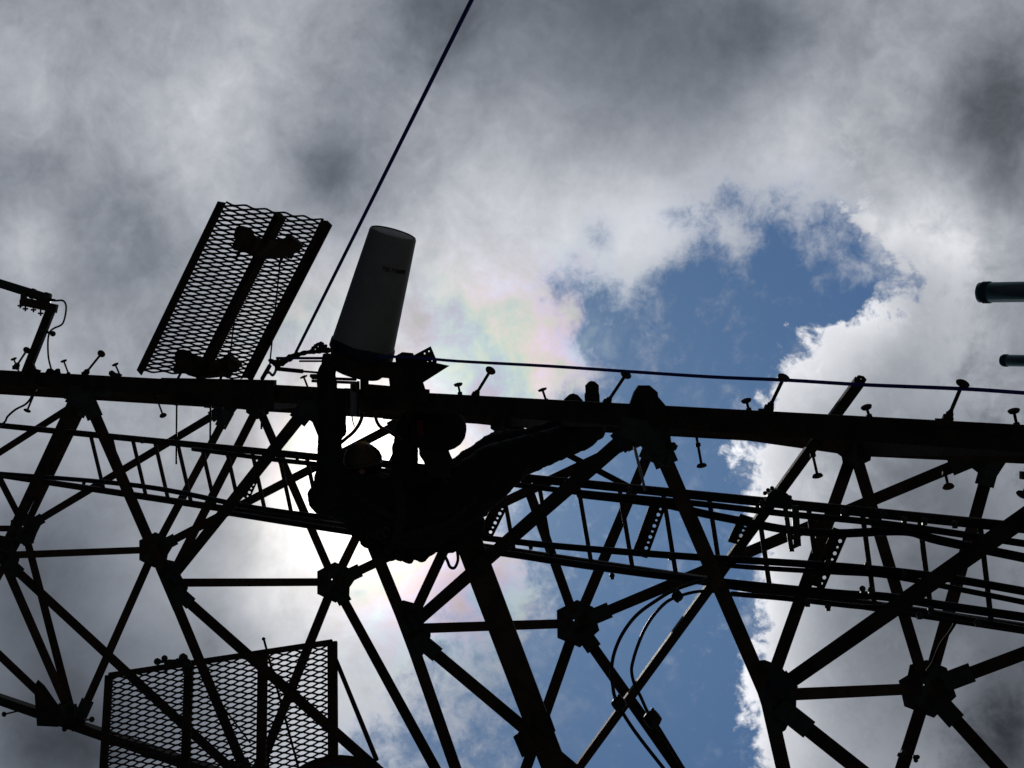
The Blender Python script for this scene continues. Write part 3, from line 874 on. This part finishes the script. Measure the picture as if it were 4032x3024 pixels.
tube(bm, spline([P(x, y, -.09) for x, y in ((1062, 1420), (1085, 1430), (1110, 1428), (1140, 1410), (1170, 1398), (1205, 1388), (1250, 1384), (1300, 1380))], 6), [.010, .022, .026, .024, .02, .022, .026, .028, .03, .03, .032, .03, .028, .026, .026, .024, .022, .03, .034, .034, .03, .028, .024, .02, .018, .018, .018, .018, .018, .018, .018, .018, .018, .018, .018, .018, .018, .018, .018, .018, .018, .018, .018], 8, .2)
tube(bm, spline([P(x, y, -.09) for x, y in ((1225, 1385), (1234, 1370), (1248, 1358), (1262, 1352), (1274, 1360), (1284, 1376))], 5), .014, 8, .3)
for i in range(9):
    ball(bm, P(1255 + random.uniform(-8, 38), 1366 + random.uniform(-6, 14), -.09), random.uniform(.012, .022), 8)
obj('webbing', bm, 'web', sl_)
bm = NB()
tube(bm, spline([P(x, y, -.09) for x, y in ((1075, 1430), (1060, 1420), (1066, 1416), (1088, 1424))], 5), .009, 8)
tube(bm, spline([P(x, y, -.09) for x, y in ((1086, 1440), (1086, 1458), (1074, 1478), (1060, 1466), (1050, 1470))], 5), .011, 8)
obj('hook', bm, 'metal', sl_)
bm = NB()
rod(bm, P(1090, 1452, -.08), P(1190, 1462, -.08), .018); rod(bm, P(1190, 1462, -.08), P(1290, 1470, -.08), .009)
rod(bm, P(1180, 1422, -.08), P(1290, 1422, -.08), .008)
obj('tag_strap', bm, 'web', sl_)

# ------------------------------------------------------------------ side antenna at the upper left
sa = thing('pipe_antenna', 'slim tube antenna on a bent arm with a looping cable at the left edge', 'antenna', P(120, 1440))
bm = NB(); zc = zl(150) - .15
a, b = atz(-420, 985, zc + .3), atz(198, 1178, zc)
axx = (b - a).normalized(); Lb = (b - a).length
lathe(bm, a, axx, [(0, .04), (Lb - .22, .045), (Lb - .21, .053), (Lb - .18, .053), (Lb - .175, .046), (Lb - .07, .046), (Lb - .065, .056), (Lb - .01, .056), (Lb, .03)], 20)
obj('tube', bm, 'galv', sa, False)
bm = NB()
a, b = atz(84, 1186, zc), atz(224, 1216, zc); ax2 = (b - a).normalized(); w = perp(ax2, view)
beam(bm, a, b, w * .085, view * .07)
for x in (96, 160): beam(bm, atz(x, 1150, zc), atz(x - 6, 1200, zc), CR * .05, view * .06)
obj('saddle', bm, 'steel', sa)
bm = NB()
a, b = atz(206, 1206, zc), P(106, 1460, 0); beam(bm, a, b, CR * .085, view * .085)
plate(bm, [P(x, y, 0) for x, y in ((92, 1452), (122, 1405), (130, 1425), (140, 1452), (160, 1458), (150, 1475), (80, 1475))], .06, (), view)
obj('bent_arm', bm, 'steel', sa)
for x, y in ((80, 1192), (100, 1204), (132, 1208), (160, 1222)):
    bm = NB()
    c = atz(x, y, zc); rod(bm, c + CU * .03, c - CU * .055 + CR * .0, .009); beam(bm, c - CU * .03 - CR * .025, c - CU * .03 + CR * .025, CU * .018, view * .02)
    obj('u_bolt', bm, 'galv', sa)
bm = NB()
rod(bm, atz(156, 1296, zc), atz(214, 1318, zc), .014); ball(bm, atz(208, 1314, zc), .03, 8)
obj('cable_clip', bm, 'galv', sa)
bm = NB()
tube(bm, spline([atz(x, y, zc) for x, y in ((196, 1179), (215, 1184), (245, 1183), (258, 1196), (260, 1222), (252, 1262), (240, 1280), (212, 1293), (196, 1308), (189, 1340), (190, 1400), (198, 1440), (206, 1466))], 6), .0095, 8)
rod(bm, atz(194, 1180, zc), atz(218, 1182, zc), .018, 10, .011)
obj('jumper_cable', bm, 'cable', sa, True)
bm = NB()
for i in range(26): ball(bm, P(208 + random.uniform(-24, 24), 1464 + random.uniform(-8, 8), -.02), random.uniform(.012, .022), 7)
obj('cable_knot', bm, 'cable', sa)
cable([P(x, y, .05) for x, y in ((135, 1530), (122, 1566), (100, 1592), (62, 1612), (30, 1640), (18, 1662), (-20, 1690))], .011, 'thin cable curving under the near leg at the left edge', 'jumper_cable')
bm = NB()
for (x, y) in ((440, 1470), (452, 1478), (466, 1480), (446, 1484)): ball(bm, P(x, y, 0), .03, 8)
part('earth_clamp', bm, 'galv')

# ------------------------------------------------------------------ two whip antennas on poles at the right
def whip(x, y, dpx, zdep, label):
    c = atz(x, y, zdep); r = px(dpx, zdep) / 2
    t = thing('whip_antenna', label, 'antenna', (c.x, c.y, 0), 'upright whip antennas at the right edge')
    bm = NB(); lathe(bm, V((c.x, c.y, c.z - 2.2)), V((0, 0, 1)), [(0, r), (2.19, r)], 28); obj('tube', bm, 'fibre', t, True)
    bm = NB(); lathe(bm, V((c.x, c.y, c.z - r * 1.35)), V((0, 0, 1)), [(0, r * 1.05), (r * .1, r * 1.09), (r * .75, r * 1.09), (r * .95, r * 1.0), (r * 1.25, r * .85), (r * 1.35, r * .5)], 28); obj('end_cap', bm, 'fibre', t)
    bm = NB(); lathe(bm, V((c.x, c.y, 0)), V((0, 0, 1)), [(0, .12), (.02, .12), (.021, r * 1.15), (max(.1, c.z - 2.05), r * 1.15)], 20); obj('mast', bm, 'galv', t)
whip(3852, 1152, 80, 8.4, 'thicker of two round-capped whip antennas poking in from the right edge')
whip(3941, 1419, 46, 8.6, 'thinner of two whip antennas at the right edge, nearest the haul line')

# ------------------------------------------------------------------ the climbing worker
def cap(bm, a, b, ra, rb, k=14):            # tapered capsule
    ax = (b - a); L = ax.length; ax = ax.normalized()
    prof = []
    for i in range(6): t = pi / 2 * i / 5; prof.append((-ra * cos(t), ra * sin(t)))
    for i in range(6): t = pi / 2 * i / 5; prof.append((L + rb * sin(t), rb * cos(t)))
    lathe(bm, a, ax, prof, k)
def fused(name, bm, m, parent, vox=.014, smooth=4, wrinkle=0.0, wscale=.09):
    o = obj(name, bm, m, parent, True)
    r = o.modifiers.new('fuse', 'REMESH'); r.mode = 'VOXEL'; r.voxel_size = vox; r.use_smooth_shade = True
    if smooth:
        s = o.modifiers.new('soften', 'SMOOTH'); s.factor = .5; s.iterations = smooth
    if wrinkle:
        tx = bpy.data.textures.new(name + '_folds', 'CLOUDS'); tx.noise_scale = wscale; tx.noise_depth = 3
        d = o.modifiers.new('folds', 'DISPLACE'); d.texture = tx; d.strength = wrinkle; d.mid_level = .5; d.texture_coords = 'GLOBAL'
    return o
def Q(x, y, o=0.0): return atz(x, y, zl(1500) + o)
def chain(bm, lst, o=None):                 # (x, y, off, radius in px)
    z = zl(1500)
    for (x0, y0, o0, r0_), (x1, y1, o1, r1_) in zip(lst, lst[1:]):
        cap(bm, Q(x0, y0, o0), Q(x1, y1, o1), px(r0_, z + o0), px(r1_, z + o1))
bm = NB()
# torso: hips, waist, chest, shoulders
chain(bm, [(1760, 2010, .10, 105), (1620, 2010, .08, 112), (1480, 1985, .02, 125), (1370, 1940, -.05, 100)])
chain(bm, [(1700, 2060, .25, 100), (1560, 2050, .22, 110), (1440, 2000, .2, 105)])
chain(bm, [(1700, 2060, -.05, 95), (1560, 2060, -.05, 105), (1400, 1995, -.08, 70)])
chain(bm, [(1330, 1920, -.12, 75), (1280, 1960, -.10, 70), (1400, 2000, .1, 70)])
# neck and head bowed to the work
chain(bm, [(1400, 1900, .03, 55), (1420, 1850, .03, 50)])
chain(bm, [(1428, 1822, .02, 58), (1440, 1805, .02, 60)])
chain(bm, [(1478, 1822, .02, 30), (1490, 1800, .02, 14)])   # jaw and nose
chain(bm, [(1478, 1800, .02, 14), (1496, 1796, .02, 9)])
# raised near arm
chain(bm, [(1300, 1930, -.22, 68), (1300, 1800, -.24, 50), (1296, 1660, -.24, 44), (1288, 1520, -.22, 40), (1286, 1460, -.2, 36)])
chain(bm, [(1340, 1560, -.22, 10), (1332, 1600, -.22, 30), (1340, 1700, -.22, 26)])
# second arm, elbow low, forearm up to the mount
chain(bm, [(1450, 1950, .1, 68), (1540, 1975, .1, 56), (1594, 1930, .06, 58), (1594, 1800, .02, 53), (1598, 1690, .0, 44)])
# near leg: thigh, knee, shin
chain(bm, [(1750, 2010, -.08, 105), (1900, 1930, -.08, 82), (2020, 1830, -.04, 70)])
chain(bm, [(1780, 1960, .0, 108), (1950, 1832, .0, 90), (2120, 1774, .06, 72), (2285, 1716, .16, 60), (2335, 1690, .2, 52), (2335, 1650, .22, 40)])
# far leg with the raised knee
chain(bm, [(1740, 1960, .28, 90), (1860, 1830, .30, 68), (1956, 1756, .30, 58), (2090, 1735, .3, 52), (2230, 1690, .28, 48), (2250, 1630, .26, 38)])
body = fused('person', bm, 'jacket', None, .013, 5, .03, .07)
tag(body, 'worker in dark clothes leaning back in a harness, one arm raised to the radome', 'person')
def bpart(name, bm, m, **kw): return obj(name, bm, m, body, **kw)
# helmet
bm = NB(); hc = Q(1424, 1812, .02)
hup = (Q(1412, 1740, .0) - hc).normalized()
ball(bm, hc, px(73, zl(1500)), 24)
for v in bm.verts:
    q = v.co - hc; s = q.dot(hup)
    if s < -.02: v.co -= hup * (s + .02)
obj_h = bpart('helmet', bm, 'helmet', smooth=True)
bm = NB(); ux = perp(hup, view); uy = hup.cross(ux)
lathe(bm, hc - hup * .035, hup, [(0, .155), (.006, .165), (.02, .150), (.022, .13)], 28); obj('brim', bm, 'helmet', obj_h)
for x, y, mm in ((1416, 1736, 'orange'), (1436, 1737, 'rim_sticker')):
    bm = NB(); lathe(bm, Q(x, y + 5, -.08), (Q(x, y - 8, -.09) - Q(x, y, -.06)), [(0, .016), (.004, .015)], 10); obj('sticker', bm, mm, obj_h)
bm = NB(); ball(bm, Q(1424, 1858, -.10), .03, 10); obj('ear', bm, 'skin', body, True)
# gloves: palm, four fingers, thumb
def hand(wr, dirv, side, curl, label=None):
    bm = NB()
    d = dirv.normalized(); s = (side - d * side.dot(d)).normalized(); n = d.cross(s).normalized()
    if n.dot(curl) < 0: n = -n
    for t in (-.028, -.009, .010, .028): cap(bm, wr + s * t * .8, wr + d * .085 + s * t, .019, .015, 10)
    for t, L in ((-.030, .068), (-.010, .078), (.010, .074), (.029, .058)):
        a = wr + d * .088 + s * t; b = a + (d * .85 + n * .5).normalized() * L * .5; c = b + (d * .35 + n).normalized() * L * .36; e = c + (n - d * .15).normalized() * L * .28
        cap(bm, a, b, .0115, .0108, 10); cap(bm, b, c, .0106, .0098, 10); cap(bm, c, e, .0096, .0085, 10)
    a = wr + d * .025 + s * .034; b = a + (d * .6 + s * .8 + n * .25).normalized() * .042; c = b + (d * .8 + s * .1 + n * .6).normalized() * .034
    cap(bm, a, b, .0145, .0125, 10); cap(bm, b, c, .0122, .0105, 10)
    return fused('glove', bm, 'glove', body, .0045, 2)
hand(Q(1286, 1462, -.2), Q(1290, 1390, -.2) - Q(1286, 1462, -.2), CR, view)
hand(Q(1596, 1690, .0), Q(1600, 1620, .0) - Q(1596, 1690, .0), CR, view)
# boots, toes over the leg
def boot(hx, hy, tx, ty, off, r):
    bm = NB()
    a, b = Q(hx, hy, off), Q(tx, ty, off)
    chainp = [(0, 1.0), (.35, .98), (.7, 1.0), (1.0, .62)]
    for (s0, k0), (s1, k1) in zip(chainp, chainp[1:]):
        cap(bm, a + (b - a) * s0, a + (b - a) * s1, r * k0, r * k1)
    cap(bm, a, a + (Q(2260, 1700, off) - a).normalized() * .14, r * 1.0, r * .95)
    o = fused('boot', bm, 'boot', body, .008, 2)
    bm = NB(); d = (b - a).normalized(); s = perp(d, view); n = view
    pts = [a - d * r * .9 + s * r * .6, a - d * r * .9 - s * r * .6, a + d * .06 - s * r * .75, b - s * r * .9, b + d * r * .5 - s * r * .4, b + d * r * .6, b + d * r * .5 + s * r * .4, b + s * r * .9, a + d * .06 + s * r * .75]
    plate(bm, [p - n * (r * .9) for p in pts], .022, (), n)
    obj('sole', bm, 'boot', o)
    return o
boot(2336, 1650, 2329, 1518, .22, px(31, zl(1500)))
boot(2252, 1660, 2256, 1574, .28, px(42, zl(1500)))
# harness: belt, leg loops, pads, hooks
hb_ = bpy.data.objects.new('harness', None); COL.objects.link(hb_); hb_.parent = body
def strap(pts, w, m='web', nm='strap'):
    bm = NB(); P_ = spline([Q(*p) for p in pts], 6)
    for A, B_ in zip(P_, P_[1:]):
        d = (B_ - A).normalized(); s = perp(d, view); beam(bm, A - d * .004, B_ + d * .004, s * w, view * .012)
    return obj(nm, bm, m, hb_)
strap([(1560, 1890, -.22), (1580, 2000, -.32), (1560, 2120, -.28), (1520, 2180, -.1)], .07, nm='belt')
strap([(1580, 2110, -.26), (1760, 2060, -.30), (1880, 1960, -.26)], .045, nm='leg_loop')
strap([(1350, 1900, -.20), (1460, 1990, -.30), (1600, 2060, -.30)], .045)
strap([(1741, 2168, -.15), (1760, 2205, -.15), (1772, 2232, -.15), (1790, 2235, -.15), (1803, 2205, -.15), (1800, 2165, -.15)], .022, nm='strap_loop')
bm = NB()
for (x, y, o, r) in ((1640, 2150, .05, 55), (1560, 2165, .0, 40), (1480, 2140, -.05, 36), (1420, 2090, -.05, 40), (1720, 2110, .1, 62), (1830, 2060, .1, 58), (1800, 2120, .05, 46), (1850, 2030, 0, 45), (1590, 2190, .0, 24), (1540, 2185, .0, 26), (1900, 1980, .0, 30), (1800, 2040, .05, 95), (1700, 2090, .1, 90), (1830, 2100, .1, 55), (1600, 2120, .1, 80), (1850, 2060, .08, 62), (1450, 2130, -.05, 30), (1500, 2175, .0, 32), (1580, 2195, .0, 18), (1612, 2200, .0, 20), (1660, 2185, .05, 30), (1870, 2090, .1, 40), (1400, 2060, -.05, 40), (1690, 2160, .05, 30), (1740, 2150, .05, 32), (1858, 2086, .1, 48), (1800, 2128, .08, 44), (1768, 2140, .05, 40), (1660, 1885, .0, 44), (1705, 1890, .0, 52), (1610, 1905, .0, 60)):
    ball(bm, Q(x, y, o), px(r, zl(1500)), 14)
fused('tool_pouch', bm, 'bag', hb_, .012, 3, .03, .05)
bm = NB()
for (x, y) in ((1455, 2120), (1495, 2105), (1520, 2095), (1760, 1882)):
    c = Q(x, y, -.34); tube(bm, [c + CR * (.022 * cos(t)) + CU * (.035 * sin(t)) for t in [2 * pi * i / 14 for i in range(13)]], .005, 6)
obj('carabiner', bm, 'galv', hb_)
strap([(1962, 1906, -.05), (1940, 1945, -.05), (1918, 1980, -.05), (1892, 2030, -.05)], .008, 'rim_sticker', 'sunlit_rim')  # thin yellow strip along the outline: sun's rim light put in as colour
# canvas tool bag
tb = thing('tool_bag', 'black round-bottomed canvas tool bag with a dull red panel hanging by the leg', 'bag', Q(1720, 1690, -.2))
bm = NB()
top, botm = Q(1650, 1700, -.12), Q(1775, 1690, -.12)
lathe(bm, top, botm - top, [(-.06, .10), (0, .135), (.08, .15), (.2, .158), (.26, .148), (.31, .12), (.345, .07), (.355, .02)], 28)
for v in bm.verts: v.co += V((mnoise.noise(v.co * 9), mnoise.noise(v.co * 9 + V((5, 0, 0))), 0)) * .012
obj('bag_body', bm, 'bag', tb, True)
bm = NB(); beam(bm, Q(1652, 1655, -.285), Q(1658, 1720, -.285), CR * .05, view * .012); obj('red_panel', bm, 'red', tb)
bm = NB()
plate(bm, [Q(x, y, -.1) for x, y in ((1650, 1725), (1752, 1735), (1764, 1775), (1782, 1810), (1776, 1880), (1690, 1880), (1672, 1820), (1652, 1790))], .1, (), view)
tube(bm, spline([Q(1640, 1650, -.1), Q(1610, 1660, -.1), Q(1600, 1700, -.1), Q(1640, 1745, -.1)], 5), .012, 8)
obj('handle_strap', bm, 'web', tb)
